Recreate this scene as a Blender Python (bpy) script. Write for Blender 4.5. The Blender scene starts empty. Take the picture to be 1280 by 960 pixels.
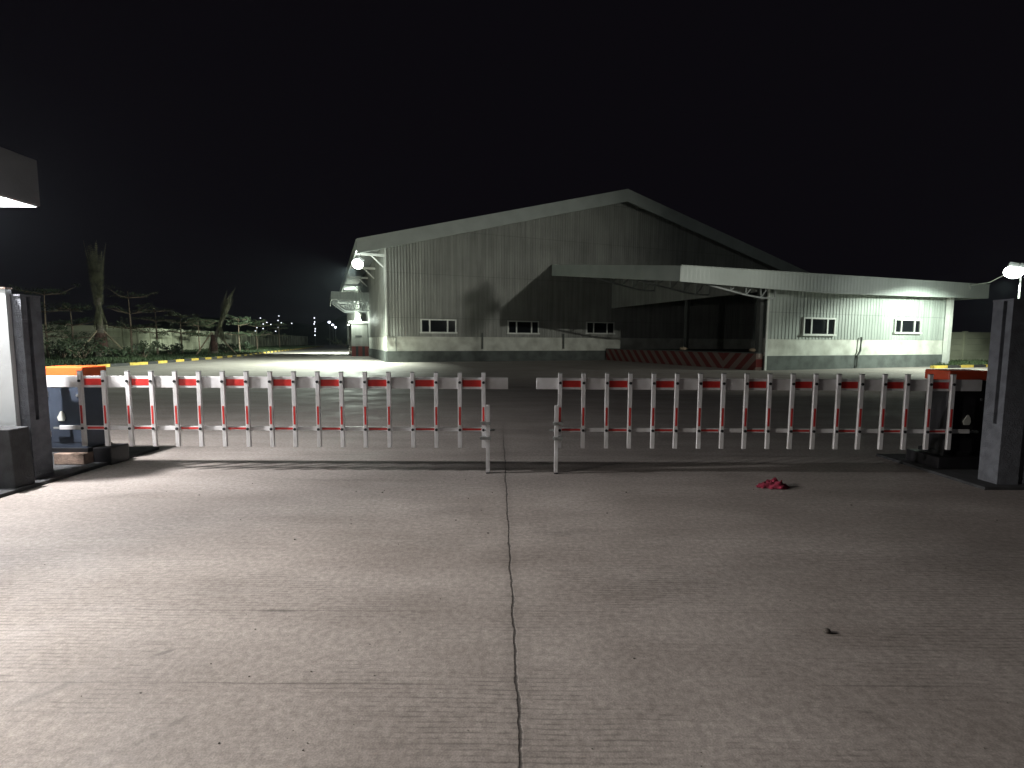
import bpy, math, random
from mathutils import Vector, Matrix
R = math.radians
random.seed(7)
S = bpy.context.scene
C = S.collection

# ------------------------------------------------------------------ camera
F = 610.0                                   # focal length in photo pixels (1280 wide)
CAMH = 1.5
PITCH = math.atan(53.3 / F)
ROLL = R(0.25)
CM = Matrix.Rotation(math.pi/2 - PITCH, 3, 'X') @ Matrix.Rotation(ROLL, 3, 'Z')
CP = Vector((0, 0, CAMH))
cd = bpy.data.cameras.new('camera')
cam = bpy.data.objects.new('camera', cd); C.objects.link(cam)
cam.matrix_world = Matrix.Translation(CP) @ CM.to_4x4()
cd.sensor_width = 36; cd.lens = F/1280*36; cd.clip_start = .05; cd.clip_end = 3000
S.camera = cam

def ray(px, py): return (CM @ Vector(((px-640)/F, -(py-480)/F, -1.0)))
def depth(px, py, Y):
    d = ray(px, py); return CP + d*(Y/d.y)
def gnd(px, py, z=0.0):
    d = ray(px, py); return CP + d*((z-CAMH)/d.z)
def loc_on(M, px, py, y=0.0):               # local point on the plane local-y = y of frame M
    Mi = M.inverted(); o = Mi @ CP; d = Mi.to_3x3() @ ray(px, py)
    return o + d*((y-o.y)/d.y)
def loc_x(M, px, py, x=0.0):
    Mi = M.inverted(); o = Mi @ CP; d = Mi.to_3x3() @ ray(px, py)
    return o + d*((x-o.x)/d.x)

# ------------------------------------------------------------------ materials
def nt(name):
    m = bpy.data.materials.new(name); m.use_nodes = True
    return m, m.node_tree, m.node_tree.nodes['Principled BSDF']
def mat(name, col, rough=.6, metal=0.0, var=.12, scale=3.0, bump=.1, bscale=40, spec=.5, dirt=None, streak=None):
    m, t, b = nt(name); N, L = t.nodes, t.links
    tc = N.new('ShaderNodeTexCoord')
    n = N.new('ShaderNodeTexNoise'); n.inputs['Scale'].default_value = scale; n.inputs['Detail'].default_value = 6
    L.new(tc.outputs['Object'], n.inputs['Vector'])
    r = N.new('ShaderNodeValToRGB')
    c0 = [max(0, c*(1-var*1.6)) for c in (dirt or col)] + [1]; c1 = [min(1, c*(1+var)) for c in col] + [1]
    r.color_ramp.elements[0].position = .3; r.color_ramp.elements[1].position = .62
    r.color_ramp.elements[0].color = c0; r.color_ramp.elements[1].color = c1
    L.new(n.outputs['Fac'], r.inputs['Fac']); cout = r.outputs['Color']
    if streak:                              # rain streaks and sheet laps
        mp = N.new('ShaderNodeMapping'); mp.inputs['Scale'].default_value = (2.2, 2.2, .12); L.new(tc.outputs['Object'], mp.inputs['Vector'])
        n3 = N.new('ShaderNodeTexNoise'); n3.inputs['Scale'].default_value = 1.6; n3.inputs['Detail'].default_value = 5; L.new(mp.outputs[0], n3.inputs['Vector'])
        r3 = N.new('ShaderNodeMapRange'); r3.inputs['From Min'].default_value = .35; r3.inputs['From Max'].default_value = .7; r3.inputs['To Min'].default_value = 1-streak; r3.inputs['To Max'].default_value = 1.05
        L.new(n3.outputs['Fac'], r3.inputs['Value'])
        sp = N.new('ShaderNodeSeparateXYZ'); L.new(tc.outputs['Object'], sp.inputs[0])
        w1 = N.new('ShaderNodeMath'); w1.operation = 'WRAP'; L.new(sp.outputs['Z'], w1.inputs[0]); w1.inputs[1].default_value = 0; w1.inputs[2].default_value = 3.1
        g1 = N.new('ShaderNodeMath'); g1.operation = 'GREATER_THAN'; L.new(w1.outputs[0], g1.inputs[0]); g1.inputs[1].default_value = .05
        g2 = N.new('ShaderNodeMapRange'); L.new(g1.outputs[0], g2.inputs['Value']); g2.inputs['To Min'].default_value = .78
        ml = N.new('ShaderNodeMath'); ml.operation = 'MULTIPLY'; L.new(r3.outputs[0], ml.inputs[0]); L.new(g2.outputs[0], ml.inputs[1])
        mc = N.new('ShaderNodeMix'); mc.data_type = 'RGBA'; mc.blend_type = 'MULTIPLY'; mc.inputs[0].default_value = 1
        L.new(cout, mc.inputs[6]); L.new(ml.outputs[0], mc.inputs[7]); cout = mc.outputs[2]
    L.new(cout, b.inputs['Base Color'])
    b.inputs['Roughness'].default_value = rough; b.inputs['Metallic'].default_value = metal
    b.inputs['Specular IOR Level'].default_value = spec
    if bump:
        n2 = N.new('ShaderNodeTexNoise'); n2.inputs['Scale'].default_value = bscale; n2.inputs['Detail'].default_value = 4
        L.new(tc.outputs['Object'], n2.inputs['Vector'])
        bp = N.new('ShaderNodeBump'); bp.inputs['Strength'].default_value = bump; bp.inputs['Distance'].default_value = .02
        L.new(n2.outputs['Fac'], bp.inputs['Height']); L.new(bp.outputs['Normal'], b.inputs['Normal'])
    return m
def emit(name, col, s):
    m, t, b = nt(name)
    b.inputs['Base Color'].default_value = (*col, 1); b.inputs['Emission Color'].default_value = (*col, 1)
    b.inputs['Emission Strength'].default_value = s
    return m
M = {}
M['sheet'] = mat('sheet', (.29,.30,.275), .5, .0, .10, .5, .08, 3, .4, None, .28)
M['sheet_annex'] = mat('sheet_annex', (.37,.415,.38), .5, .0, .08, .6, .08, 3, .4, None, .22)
M['fascia'] = mat('fascia', (.38,.42,.395), .45, .0, .08, .8, .04, 6)
M['soffit'] = mat('soffit', (.16,.17,.17), .7, 0, .1)
M['roof'] = mat('roof', (.25,.27,.27), .5, 0, .1)
M['masonry'] = mat('masonry', (.60,.62,.56), .85, 0, .10, 1.2, .25, 25, .3, (.50,.51,.45))
M['plinth'] = mat('plinth', (.105,.118,.112), .85, 0, .2, 1.5, .3, 30, .3)
M['frame'] = mat('frame', (.62,.64,.60), .4, 0, .05, 4, 0)
M['glass'] = mat('glass', (.012,.014,.016), .06, 0, .05, 3, 0, 1, .6)
M['pipe'] = mat('pipe', (.6,.62,.58), .5, 0, .05, 4, 0)
M['pipe_dark'] = mat('pipe_dark', (.10,.11,.10), .5, 0, .05, 4, 0)
M['steel_dark'] = mat('steel_dark', (.09,.095,.09), .6, .3, .1)
M['steel'] = mat('steel', (.35,.37,.36), .45, .5, .1)
M['white'] = mat('white_enamel', (.74,.74,.75), .32, 0, .05, 5, .03, 60, .5, (.66,.65,.64))
M['red'] = mat('red_tape', (.60,.035,.03), .35, 0, .12, 8, .03, 60)
M['black'] = mat('black_plastic', (.012,.012,.014), .5, 0, .1)
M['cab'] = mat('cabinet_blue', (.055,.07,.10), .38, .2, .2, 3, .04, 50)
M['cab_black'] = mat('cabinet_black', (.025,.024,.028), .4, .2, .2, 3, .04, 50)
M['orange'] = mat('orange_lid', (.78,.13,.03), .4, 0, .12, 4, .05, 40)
M['orange_red'] = mat('orange_lid_dark', (.50,.065,.025), .4, 0, .12, 4, .05, 40)  # darker, redder orange for the right cabinet's lid
M['brick'] = mat('footing', (.26,.19,.15), .9, 0, .25, 10, .5, 50)
M['stone'] = mat('pillar_render', (.145,.155,.175), .9, 0, .16, 9, .7, 90, .3)
M['stone2'] = mat('pillar_groove', (.07,.073,.08), .9, 0, .15, 5, .5, 90, .3)
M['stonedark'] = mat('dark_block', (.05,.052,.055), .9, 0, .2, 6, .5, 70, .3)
M['paint'] = mat('white_wall_paint', (.72,.76,.77), .6, 0, .06, 2, .05, 30)
M['slab'] = mat('roof_slab', (.17,.17,.175), .85, 0, .1, 2, .3, 60)
M['wallp'] = mat('perimeter_concrete', (.40,.41,.31), .9, 0, .25, .35, .3, 8, .2, (.28,.29,.20))
M['yellow'] = mat('kerb_yellow', (.55,.39,.07), .7, 0, .2, 3, .2, 30)
M['kblack'] = mat('kerb_black', (.03,.03,.03), .7, 0, .2, 3, .2, 30)
M['bark'] = mat('bark', (.20,.15,.11), .9, 0, .3, 8, .6, 20)
M['palmbark'] = mat('palm_bark', (.15,.13,.105), .9, 0, .3, 10, .6, 14)
M['burlap'] = mat('burlap', (.10,.055,.045), .95, 0, .3, 6, .5, 20)
M['leaf'] = mat('leaf', (.035,.055,.025), .6, 0, .5, 1.5, 0)
M['leaf2'] = mat('leaf_light', (.06,.08,.042), .6, 0, .5, 1.2, 0)
M['frond'] = mat('frond_dry', (.13,.13,.075), .7, 0, .4, 2, 0)
M['grass'] = mat('grass_blades', (.035,.055,.022), .8, 0, .5, .5, 0)
M['soil'] = mat('soil', (.055,.07,.03), .95, 0, .5, .8, .6, 6, .2)
M['wood'] = mat('stake_wood', (.30,.24,.17), .8, 0, .2)
M['cloth'] = mat('rag_cloth', (.27,.025,.055), .9, 0, .35, 14, .4, 120)
M['lock'] = mat('lock_metal', (.4,.4,.4), .3, .8, .1)
M['hill'] = mat('hill_scrub', (.03,.035,.025), .95, 0, .4, .05, 0)
M['pebble'] = mat('grit', (.09,.08,.07), .9, 0, .3, 30, 0)
M['badge'] = mat('badge', (.68,.70,.64), .4, 0, .05, 4, 0)
M['lamp'] = emit('lamp_glow', (.90,1,.93), 60)
M['lamp_far'] = emit('lamp_far_glow', (.85,.9,1), 2.2)
M['lamp_far2'] = emit('lamp_far_glow_bright', (.75,.82,1), 9)
M['lamp_in'] = emit('lamp_inside', (1,1,.95), 1.6)

def stripes_mat():
    m, t, b = nt('hazard_stripes'); N, L = t.nodes, t.links
    tc = N.new('ShaderNodeTexCoord'); s = N.new('ShaderNodeSeparateXYZ'); L.new(tc.outputs['Object'], s.inputs[0])
    # chevrons: stripes lean one way for y > 2 m, the other way before it
    a = N.new('ShaderNodeMath'); a.operation = 'SUBTRACT'; L.new(s.outputs['Y'], a.inputs[0]); a.inputs[1].default_value = 2.4
    ab = N.new('ShaderNodeMath'); ab.operation = 'ABSOLUTE'; L.new(a.outputs[0], ab.inputs[0])
    z = N.new('ShaderNodeMath'); z.operation = 'MULTIPLY'; L.new(s.outputs['Z'], z.inputs[0]); z.inputs[1].default_value = -1.0
    p = N.new('ShaderNodeMath'); p.operation = 'ADD'; L.new(ab.outputs[0], p.inputs[0]); L.new(z.outputs[0], p.inputs[1])
    w = N.new('ShaderNodeMath'); w.operation = 'MULTIPLY'; L.new(p.outputs[0], w.inputs[0]); w.inputs[1].default_value = 1/.85
    f = N.new('ShaderNodeMath'); f.operation = 'FRACT'; L.new(w.outputs[0], f.inputs[0])
    g = N.new('ShaderNodeMath'); g.operation = 'GREATER_THAN'; L.new(f.outputs[0], g.inputs[0]); g.inputs[1].default_value = .5
    mx = N.new('ShaderNodeMix'); mx.data_type = 'RGBA'; L.new(g.outputs[0], mx.inputs[0])
    mx.inputs[6].default_value = (.17,.028,.024,1); mx.inputs[7].default_value = (.22,.17,.145,1)
    L.new(mx.outputs[2], b.inputs['Base Color']); b.inputs['Roughness'].default_value = .7
    return m
M['stripes'] = stripes_mat()
def stripes_v():
    m, t, b = nt('striped_base_paint'); N, L = t.nodes, t.links
    tc = N.new('ShaderNodeTexCoord'); s = N.new('ShaderNodeSeparateXYZ'); L.new(tc.outputs['Object'], s.inputs[0])
    p = N.new('ShaderNodeMath'); p.operation = 'ADD'; L.new(s.outputs['X'], p.inputs[0]); L.new(s.outputs['Y'], p.inputs[1])
    w = N.new('ShaderNodeMath'); w.operation = 'MULTIPLY'; L.new(p.outputs[0], w.inputs[0]); w.inputs[1].default_value = 1/.6
    f = N.new('ShaderNodeMath'); f.operation = 'FRACT'; L.new(w.outputs[0], f.inputs[0])
    g = N.new('ShaderNodeMath'); g.operation = 'GREATER_THAN'; L.new(f.outputs[0], g.inputs[0]); g.inputs[1].default_value = .6
    mx = N.new('ShaderNodeMix'); mx.data_type = 'RGBA'; L.new(g.outputs[0], mx.inputs[0])
    mx.inputs[6].default_value = (.16,.03,.025,1); mx.inputs[7].default_value = (.03,.03,.03,1)
    L.new(mx.outputs[2], b.inputs['Base Color'])
    return m
M['stripes_v'] = stripes_v()

def ground_mat():
    m, t, b = nt('concrete_ground'); N, L = t.nodes, t.links
    tc = N.new('ShaderNodeTexCoord'); P = tc.outputs['Object']
    sp = N.new('ShaderNodeSeparateXYZ'); L.new(P, sp.inputs[0])
    def mth(op, a, b_=None, c=None, clamp=False):
        n = N.new('ShaderNodeMath'); n.operation = op; n.use_clamp = clamp
        for i, v in enumerate((a, b_, c)):
            if v is None: continue
            if hasattr(v, 'links'): L.new(v, n.inputs[i])
            else: n.inputs[i].default_value = v
        return n.outputs[0]
    def noise(sc, det=5, rough=.55, vec=P):
        n = N.new('ShaderNodeTexNoise'); n.inputs['Scale'].default_value = sc; n.inputs['Detail'].default_value = det
        n.inputs['Roughness'].default_value = rough; L.new(vec, n.inputs['Vector']); return n.outputs['Fac']
    def smap(v, a, c, lo=0., hi=1.):
        n = N.new('ShaderNodeMapRange'); n.interpolation_type = 'SMOOTHSTEP'; L.new(v, n.inputs['Value'])
        n.inputs['From Min'].default_value = a; n.inputs['From Max'].default_value = c
        n.inputs['To Min'].default_value = lo; n.inputs['To Max'].default_value = hi; return n.outputs['Result']
    def mapv(sx, sy, rot=0):
        n = N.new('ShaderNodeMapping'); n.inputs['Scale'].default_value = (sx, sy, 1); n.inputs['Rotation'].default_value = (0, 0, rot)
        L.new(P, n.inputs['Vector']); return n.outputs['Vector']
    x, y = sp.outputs['X'], sp.outputs['Y']
    big = noise(.35, 5); mid = noise(1.3, 6, .6); fine = noise(28, 5, .7); grain = noise(140, 2)
    streak = noise(1.0, 6, .6, mapv(.35, 1.6))
    sweep = noise(1.0, 4, .6, mapv(.7, 2.6, R(28)))
    v = mth('ADD', mth('ADD', mth('MULTIPLY', smap(big, .3, .7), .22), mth('MULTIPLY', smap(streak, .3, .7), .30)),
            mth('ADD', mth('MULTIPLY', smap(mid, .3, .7), .24), mth('MULTIPLY', smap(sweep, .35, .7), .24)))
    r = N.new('ShaderNodeValToRGB'); L.new(v, r.inputs['Fac'])
    r.color_ramp.elements[0].color = (.265,.235,.215,1); r.color_ramp.elements[1].color = (.395,.36,.335,1)
    r.color_ramp.elements[0].position = .15; r.color_ramp.elements[1].position = .85
    col = r.outputs['Color']
    def mul(c, f):
        n = N.new('ShaderNodeMix'); n.data_type = 'RGBA'; n.blend_type = 'MULTIPLY'; n.inputs[0].default_value = 1
        L.new(c, n.inputs[6]); L.new(f, n.inputs[7]); return n.outputs[2]
    # brushed grooves, 25 mm apart, across the drive; worn away in patches
    wob = mth('MULTIPLY', mth('SUBTRACT', noise(1.6, 3), .5), .035)
    yy = mth('ADD', mth('ADD', y, wob), mth('MULTIPLY', x, .012))
    per = mth('MULTIPLY', yy, 2*math.pi/.026)
    wave = mth('SINE', per)
    worn = smap(noise(.8, 5, .65, mapv(.6, 1.2)), .38, .60)
    gro = mth('MULTIPLY', mth('POWER', mth('ADD', mth('MULTIPLY', wave, .5), .5), 3.0), worn)
    brk = smap(noise(18, 3, .6, mapv(.5, 2.)), .35, .6)
    gro = mth('MULTIPLY', gro, mth('ADD', mth('MULTIPLY', brk, .8), .2))
    col = mul(col, smap(gro, 0, 1, 1, .66))
    # speckle
    col = mul(col, smap(fine, .30, .75, .74, 1.18)); col = mul(col, smap(grain, .3, .7, .84, 1.15))
    # central joint, ragged
    jx = mth('ADD', mth('ADD', x, mth('MULTIPLY', y, .028)), -.085)
    jx = mth('ADD', jx, mth('MULTIPLY', mth('SUBTRACT', noise(3.0, 8, .75), .5), .07))
    ja = mth('ABSOLUTE', jx)
    jw = mth('ADD', mth('MULTIPLY', noise(9, 4), .010), .000)
    jm = mth('SUBTRACT', ja, jw)
    joint = smap(jm, -.003, .004)
    near = smap(y, 5.5, 9.5)                      # the joint is filled and clean past the gate
    joint2 = mth('MAXIMUM', joint, near)
    col = mul(col, smap(joint2, 0, 1, .33, 1))
    jsoft = smap(ja, .0, .09, .86, 1); col = mul(col, mth('MAXIMUM', jsoft, near))
    # transverse joints
    tj = None
    for Yj, w in ((2.02, .005), (2.60, .004), (6.35, .012), (8.2, .012), (11.5, .02), (16., .03)):
        d = mth('ABSOLUTE', mth('SUBTRACT', mth('ADD', y, mth('MULTIPLY', mth('SUBTRACT', noise(4, 4), .5), .02)), Yj))
        q = smap(d, w*.3, w*1.4)
        tj = q if tj is None else mth('MULTIPLY', tj, q)
    pres = smap(noise(.9, 3, .5, mapv(1, .2)), .40, .60)
    tjm = mth('SUBTRACT', 1.0, mth('MULTIPLY', mth('SUBTRACT', 1.0, tj), mth('MULTIPLY', pres, .32)))
    col = mul(col, tjm)
    # tyre scuffs and oil spots at their own places
    def spot(px, py, rx, ry, rot, dark):
        g = gnd(px, py); n = N.new('ShaderNodeMapping'); n.vector_type = 'TEXTURE'
        n.inputs['Location'].default_value = (g.x, g.y, 0); n.inputs['Rotation'].default_value = (0, 0, rot); n.inputs['Scale'].default_value = (rx, ry, 1)
        L.new(P, n.inputs['Vector']); l = N.new('ShaderNodeVectorMath'); l.operation = 'LENGTH'; L.new(n.outputs[0], l.inputs[0])
        d = mth('ADD', l.outputs['Value'], mth('MULTIPLY', mth('SUBTRACT', noise(11, 5, .7), .5), 2.6))
        return smap(d, .0, 1.3, dark, 1)
    for a in ((60,865,.15,.03,R(48),.72),(208,910,.10,.02,R(52),.75),(208,815,.06,.015,R(35),.6),(345,763,.16,.02,R(0),.62),(150,620,.4,.1,R(20),.85),
              (1090,895,.13,.03,R(-42),.75),(560,640,.5,.16,R(8),.80),(275,735,.22,.12,0,.86),(700,665,.35,.08,0,.78),(1230,700,.9,.35,R(20),.8),
              (200,560,1.3,.12,R(6),.75),(900,720,.8,.25,R(15),.85),(440,600,.8,.08,0,.8)):
        col = mul(col, spot(*a))
    L.new(col, b.inputs['Base Color'])
    rg = smap(mid, .3, .7, .58, .85); L.new(rg, b.inputs['Roughness']); b.inputs['Specular IOR Level'].default_value = .35
    h = mth('ADD', mth('ADD', mth('MULTIPLY', gro, -.5), mth('MULTIPLY', fine, .35)), mth('MULTIPLY', joint2, 1.6))
    bp = N.new('ShaderNodeBump'); bp.inputs['Strength'].default_value = .45; bp.inputs['Distance'].default_value = .006
    L.new(h, bp.inputs['Height']); L.new(bp.outputs['Normal'], b.inputs['Normal'])
    return m
M['ground'] = ground_mat()

# ------------------------------------------------------------------ mesh helpers
class MB:
    def __init__(s): s.v = []; s.f = []; s.mi = []; s.cur = 0
    def add(s, vs, fs):
        n = len(s.v); s.v += [tuple(v) for v in vs]
        for f in fs: s.f.append(tuple(i+n for i in f)); s.mi.append(s.cur)
        return s
    def box(s, x0, x1, y0, y1, z0, z1):
        v = [(x, y, z) for z in (z0, z1) for y in (y0, y1) for x in (x0, x1)]
        return s.add(v, [(0,2,3,1),(4,5,7,6),(0,1,5,4),(2,6,7,3),(0,4,6,2),(1,3,7,5)])
    def prism(s, poly, vec):                # poly: list of 3D points, extruded by vec
        n = len(poly); vec = Vector(vec); a = [Vector(p) for p in poly]; b = [p+vec for p in a]
        fs = [tuple(range(n))[::-1], tuple(range(n, 2*n))] + [(i, (i+1) % n, n+(i+1) % n, n+i) for i in range(n)]
        return s.add(a+b, fs)
    def tube(s, pts, rs, n=10, cap=True):
        pts = [Vector(p) for p in pts]
        if not isinstance(rs, (list, tuple)): rs = [rs]*len(pts)
        rings = []
        for i, p in enumerate(pts):
            d = (pts[min(i+1, len(pts)-1)] - pts[max(i-1, 0)]).normalized()
            a = d.orthogonal().normalized() if abs(d.z) < .99 else Vector((1, 0, 0)); a = (a - d*a.dot(d)).normalized(); b = d.cross(a)
            rings += [p + (a*math.cos(2*math.pi*k/n) + b*math.sin(2*math.pi*k/n))*rs[i] for k in range(n)]
        fs = [(i*n+k, i*n+(k+1) % n, (i+1)*n+(k+1) % n, (i+1)*n+k) for i in range(len(pts)-1) for k in range(n)]
        if cap: fs += [tuple(range(n))[::-1], tuple(range((len(pts)-1)*n, len(pts)*n))]
        return s.add(rings, fs)
    def bar(s, p, q, w, h=None):            # rectangular bar
        p, q = Vector(p), Vector(q); d = (q-p).normalized(); h = h or w
        up = Vector((0, 0, 1)) if abs(d.z) < .95 else Vector((0, 1, 0))
        a = d.cross(up).normalized(); b = a.cross(d)
        c = [a*w/2+b*h/2, -a*w/2+b*h/2, -a*w/2-b*h/2, a*w/2-b*h/2]
        return s.add([p+k for k in c]+[q+k for k in c], [(3,2,1,0),(4,5,6,7),(0,1,5,4),(1,2,6,5),(2,3,7,6),(3,0,4,7)])
    def corr(s, x0, x1, zb, zt, y=0, per=.21, d=.022):   # corrugated sheet in the xz plane facing -y, zb/zt functions of x
        xs = []; k = x0; pr = [(0,0),(.28,0),(.40,-d),(.72,-d),(.84,0)]; i = 0
        while k < x1:
            for a, b in pr:
                xx = k + a*per
                if xx <= x1: xs.append((xx, b))
            k += per
        xs.append((x1, 0)); v = []
        for xx, b in xs: v += [(xx, y+b, zb(xx)), (xx, y+b, zt(xx))]
        return s.add(v, [(2*i, 2*i+2, 2*i+3, 2*i+1) for i in range(len(xs)-1)])
    def sphere(s, c, r, n=8, m=5, sq=(1, 1, 1)):
        v = [(c[0], c[1], c[2]-r*sq[2])]
        for j in range(1, m):
            t = -math.pi/2 + math.pi*j/m
            for i in range(n):
                a = 2*math.pi*i/n; v.append((c[0]+r*sq[0]*math.cos(t)*math.cos(a), c[1]+r*sq[1]*math.cos(t)*math.sin(a), c[2]+r*sq[2]*math.sin(t)))
        v.append((c[0], c[1], c[2]+r*sq[2])); fs = []
        for i in range(n): fs.append((0, 1+(i+1) % n, 1+i)); fs.append((len(v)-1, len(v)-1-n+i, len(v)-1-n+(i+1) % n))
        for j in range(m-2):
            for i in range(n): a = 1+j*n; fs.append((a+i, a+(i+1) % n, a+n+(i+1) % n, a+n+i))
        return s.add(v, fs)
    def build(s, name, m, parent=None, bevel=0, smooth=False):
        me = bpy.data.meshes.new(name); me.from_pydata(s.v, [], s.f)
        ms = m if isinstance(m, (list, tuple)) else [m]
        for k in ms: me.materials.append(M[k] if isinstance(k, str) else k)
        if len(ms) > 1:
            for p, i in zip(me.polygons, s.mi): p.material_index = i
        me.update()
        if smooth:
            for p in me.polygons: p.use_smooth = True
        o = bpy.data.objects.new(name, me); C.objects.link(o)
        if parent is not None: o.parent = parent
        if bevel:
            b = o.modifiers.new('bevel', 'BEVEL'); b.width = bevel; b.segments = 2; b.limit_method = 'ANGLE'
        return o
def tag(o, label=None, cat=None, group=None, kind=None):
    for k, v in (('label', label), ('category', cat), ('group', group), ('kind', kind)):
        if v: o[k] = v
    return o
def empty(name, loc, rz=0, label=None, cat=None, group=None):
    o = bpy.data.objects.new(name, None); C.objects.link(o); o.location = loc; o.rotation_euler = (0, 0, rz)
    o.empty_display_size = .2
    return tag(o, label, cat, group)
def frame_of(loc, rz): return Matrix.Translation(loc) @ Matrix.Rotation(rz, 4, 'Z')
def copy_tree(o, parent=None):
    c = o.copy(); C.objects.link(c)
    if parent is not None: c.parent = parent
    for ch in [k for k in o.children]: copy_tree(ch, c)
    return c

# ------------------------------------------------------------------ ground
g = MB(); g.add([(-900,-60,0),(900,-60,0),(900,1200,0),(-900,1200,0)], [(0,1,2,3)])
tag(g.build('ground', 'ground'), kind='structure')

# ------------------------------------------------------------------ warehouse
K = math.atan(.385)
A = gnd(484, 453); A.z = 0
MW = frame_of(A, K)
W = empty('warehouse', A, K, 'large pale corrugated gable warehouse with three dark windows and a grey plinth', 'warehouse')
q = lambda px, py, y=0: loc_on(MW, px, py, y)
OV = -1.3                                   # front overhang plane
pl, pa = q(446, 298, OV), q(785, 236, OV)
sa = pa.x; zr = pa.z; sl = pl.x; ze = pl.z; slope = (zr-ze)/(sa-sl)
print('facade', A, 'apex', pa, 'eave', pl, 'slope', slope)
WID = 2*sa; LEN = 60.
FT = .95
top = lambda x: zr - slope*abs(x-sa)
zp = q(484, 439).z; zm = q(484, 419.5).z
print('plinth', zp, 'masonry top', zm)
b = MB(); b.box(0, WID, -.06, .2, 0, zp); b.box(-.06, .2, .2, LEN, 0, zp); b.build('plinth', 'plinth', W)
b = MB(); b.box(0, WID, 0, .2, zp, zm); b.box(0, .2, .2, LEN, zp, zm)
b.build('masonry_wall', 'masonry', W)
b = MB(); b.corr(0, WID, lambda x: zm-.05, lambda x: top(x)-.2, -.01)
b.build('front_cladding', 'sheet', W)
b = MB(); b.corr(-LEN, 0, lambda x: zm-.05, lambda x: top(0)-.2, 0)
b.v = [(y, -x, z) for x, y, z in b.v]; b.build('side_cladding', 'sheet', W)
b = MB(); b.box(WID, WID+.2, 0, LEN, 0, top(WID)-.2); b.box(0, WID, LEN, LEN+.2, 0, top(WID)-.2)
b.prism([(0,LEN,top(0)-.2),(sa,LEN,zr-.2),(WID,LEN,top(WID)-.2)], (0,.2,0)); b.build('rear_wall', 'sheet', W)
b = MB(); b.box(-.07, .05, -.07, -.005, zm, top(0)-.4); b.build('corner_trim', 'pipe', W)
sr = 2*sa - sl
b = MB()
b.prism([(sl,OV+.1,ze-.12),(sa,OV+.1,zr-.12),(sr,OV+.1,ze-.12),(sr,OV+.1,ze-.3),(sa,OV+.1,zr-.3),(sl,OV+.1,ze-.3)], (0, LEN+1, 0))
b.build('roof', 'roof', W)
b = MB()
b.prism([(sl,OV,ze),(sa,OV,zr),(sa,OV,zr-FT),(sl,OV,ze-FT)], (0,.1,0))
b.prism([(sr,OV,ze),(sa,OV,zr),(sa,OV,zr-FT),(sr,OV,ze-FT)][::-1], (0,.1,0))
b.build('gable_fascia', 'fascia', W)
b = MB(); b.box(sl-.05, sl+.02, OV+.11, LEN, ze-.75, ze-.02); b.build('side_gutter', 'fascia', W)
for i in range(9):                           # brackets under the left eave
    yy = .3 + i*6.6
    b = MB(); b.box(sl+.05, -.01, yy, yy+.14, top(0)-1.28, top(0)-1.12); b.bar((sl+.2, yy+.07, top(0)-1.12), (sl+.2, yy+.07, ze-.3), .1)
    b.bar((-.1, yy+.07, top(0)-2.0), (-.9, yy+.07, top(0)-1.25), .08); b.build('eave_bracket', 'pipe', W)
def window(parent, Mf, x0, x1, y0, y1, splits):
    a = loc_on(Mf, x0, (y0+y1)/2); c = loc_on(Mf, x1, (y0+y1)/2); m_ = loc_on(Mf, (x0+x1)/2, y0); n_ = loc_on(Mf, (x0+x1)/2, y1)
    xa, xb, zt, zb = a.x, c.x, m_.z, n_.z; t = .09
    f = MB(); f.box(xa, xb, -.13, -.0, zt-t, zt); f.box(xa-.06, xb+.06, -.17, -.0, zb-.02, zb+t)
    f.box(xa, xa+t, -.13, 0, zb+t, zt-t); f.box(xb-t, xb, -.13, 0, zb+t, zt-t)
    for s_ in splits: xx = xa+(xb-xa)*s_; f.box(xx-.05, xx+.05, -.12, -.0, zb+t, zt-t)
    wo = f.build('window', 'frame', parent)
    p = MB(); p.box(xa+t, xb-t, -.075, -.065, zb+t, zt-t); p.build('pane', 'glass', wo)
window(W, MW, 525.5, 570, 399, 416.5, (.25, .75))
window(W, MW, 634, 673, 401, 417.5, (.28, .76))
window(W, MW, 732, 767, 402.5, 417.5, (.26, .74))
for px in (602.5, 703.6):
    x = q(px, 428).x; b = MB(); b.tube([(x,-.12,zm+.25),(x,-.12,zp+.15)], .07); b.build('downpipe', 'pipe_dark', W)
x = q(495, 430).x
b = MB(); b.bar((x,-.05,zp), (x,-.05,zm-.1), .04); b.bar((.05,-.05,zm-.1), (x,-.05,zm-.1), .04); b.build('conduit', 'pipe_dark', W)

# ------------------------------------------------------------------ loading annex
B = gnd(955, 463); B.z = 0
MA = frame_of(B, K)
AX = empty('loading_annex', B, K, 'lower lean-to loading annex with open dark bay, long pale fascia and two windows', 'annex')
r_ = lambda px, py, y=0: loc_on(MA, px, py, y)
send = r_(1178, 440).x; azp = r_(956, 445).z; azm = r_(956, 422.5).z
OA = -.9
f1 = r_(955, 337, OA); f2 = r_(1237, 356, OA); c0 = r_(852, 332, OA); fb = r_(1040, 367.5, OA)
atop = (f1.z+f2.z)/2; abot = atop-.98
DEP = (MA.inverted() @ (MW @ Vector((10, 0, 0)))).y
print('annex', B, 'end', send, 'dep', DEP, 'fascia tops', f1.z, f2.z, c0, 'bot', fb.z, 'plinth', azp, azm)
xl = c0.x; xr = f2.x
w1 = q(690, 331); rise_top = w1.z; print('canopy at facade z', w1.z, 'local annex x', (MA.inverted() @ (MW @ w1)).x, 'xl', xl)
xlb = (MA.inverted() @ (MW @ w1)).x         # canopy left edge where it meets the facade
import bisect
def prof(x, xs, zs):
    if x <= xs[0]: return zs[0]
    if x >= xs[-1]: return zs[-1]
    i = bisect.bisect(xs, x)-1; return zs[i]+(zs[i+1]-zs[i])*(x-xs[i])/(xs[i+1]-xs[i])
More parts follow.
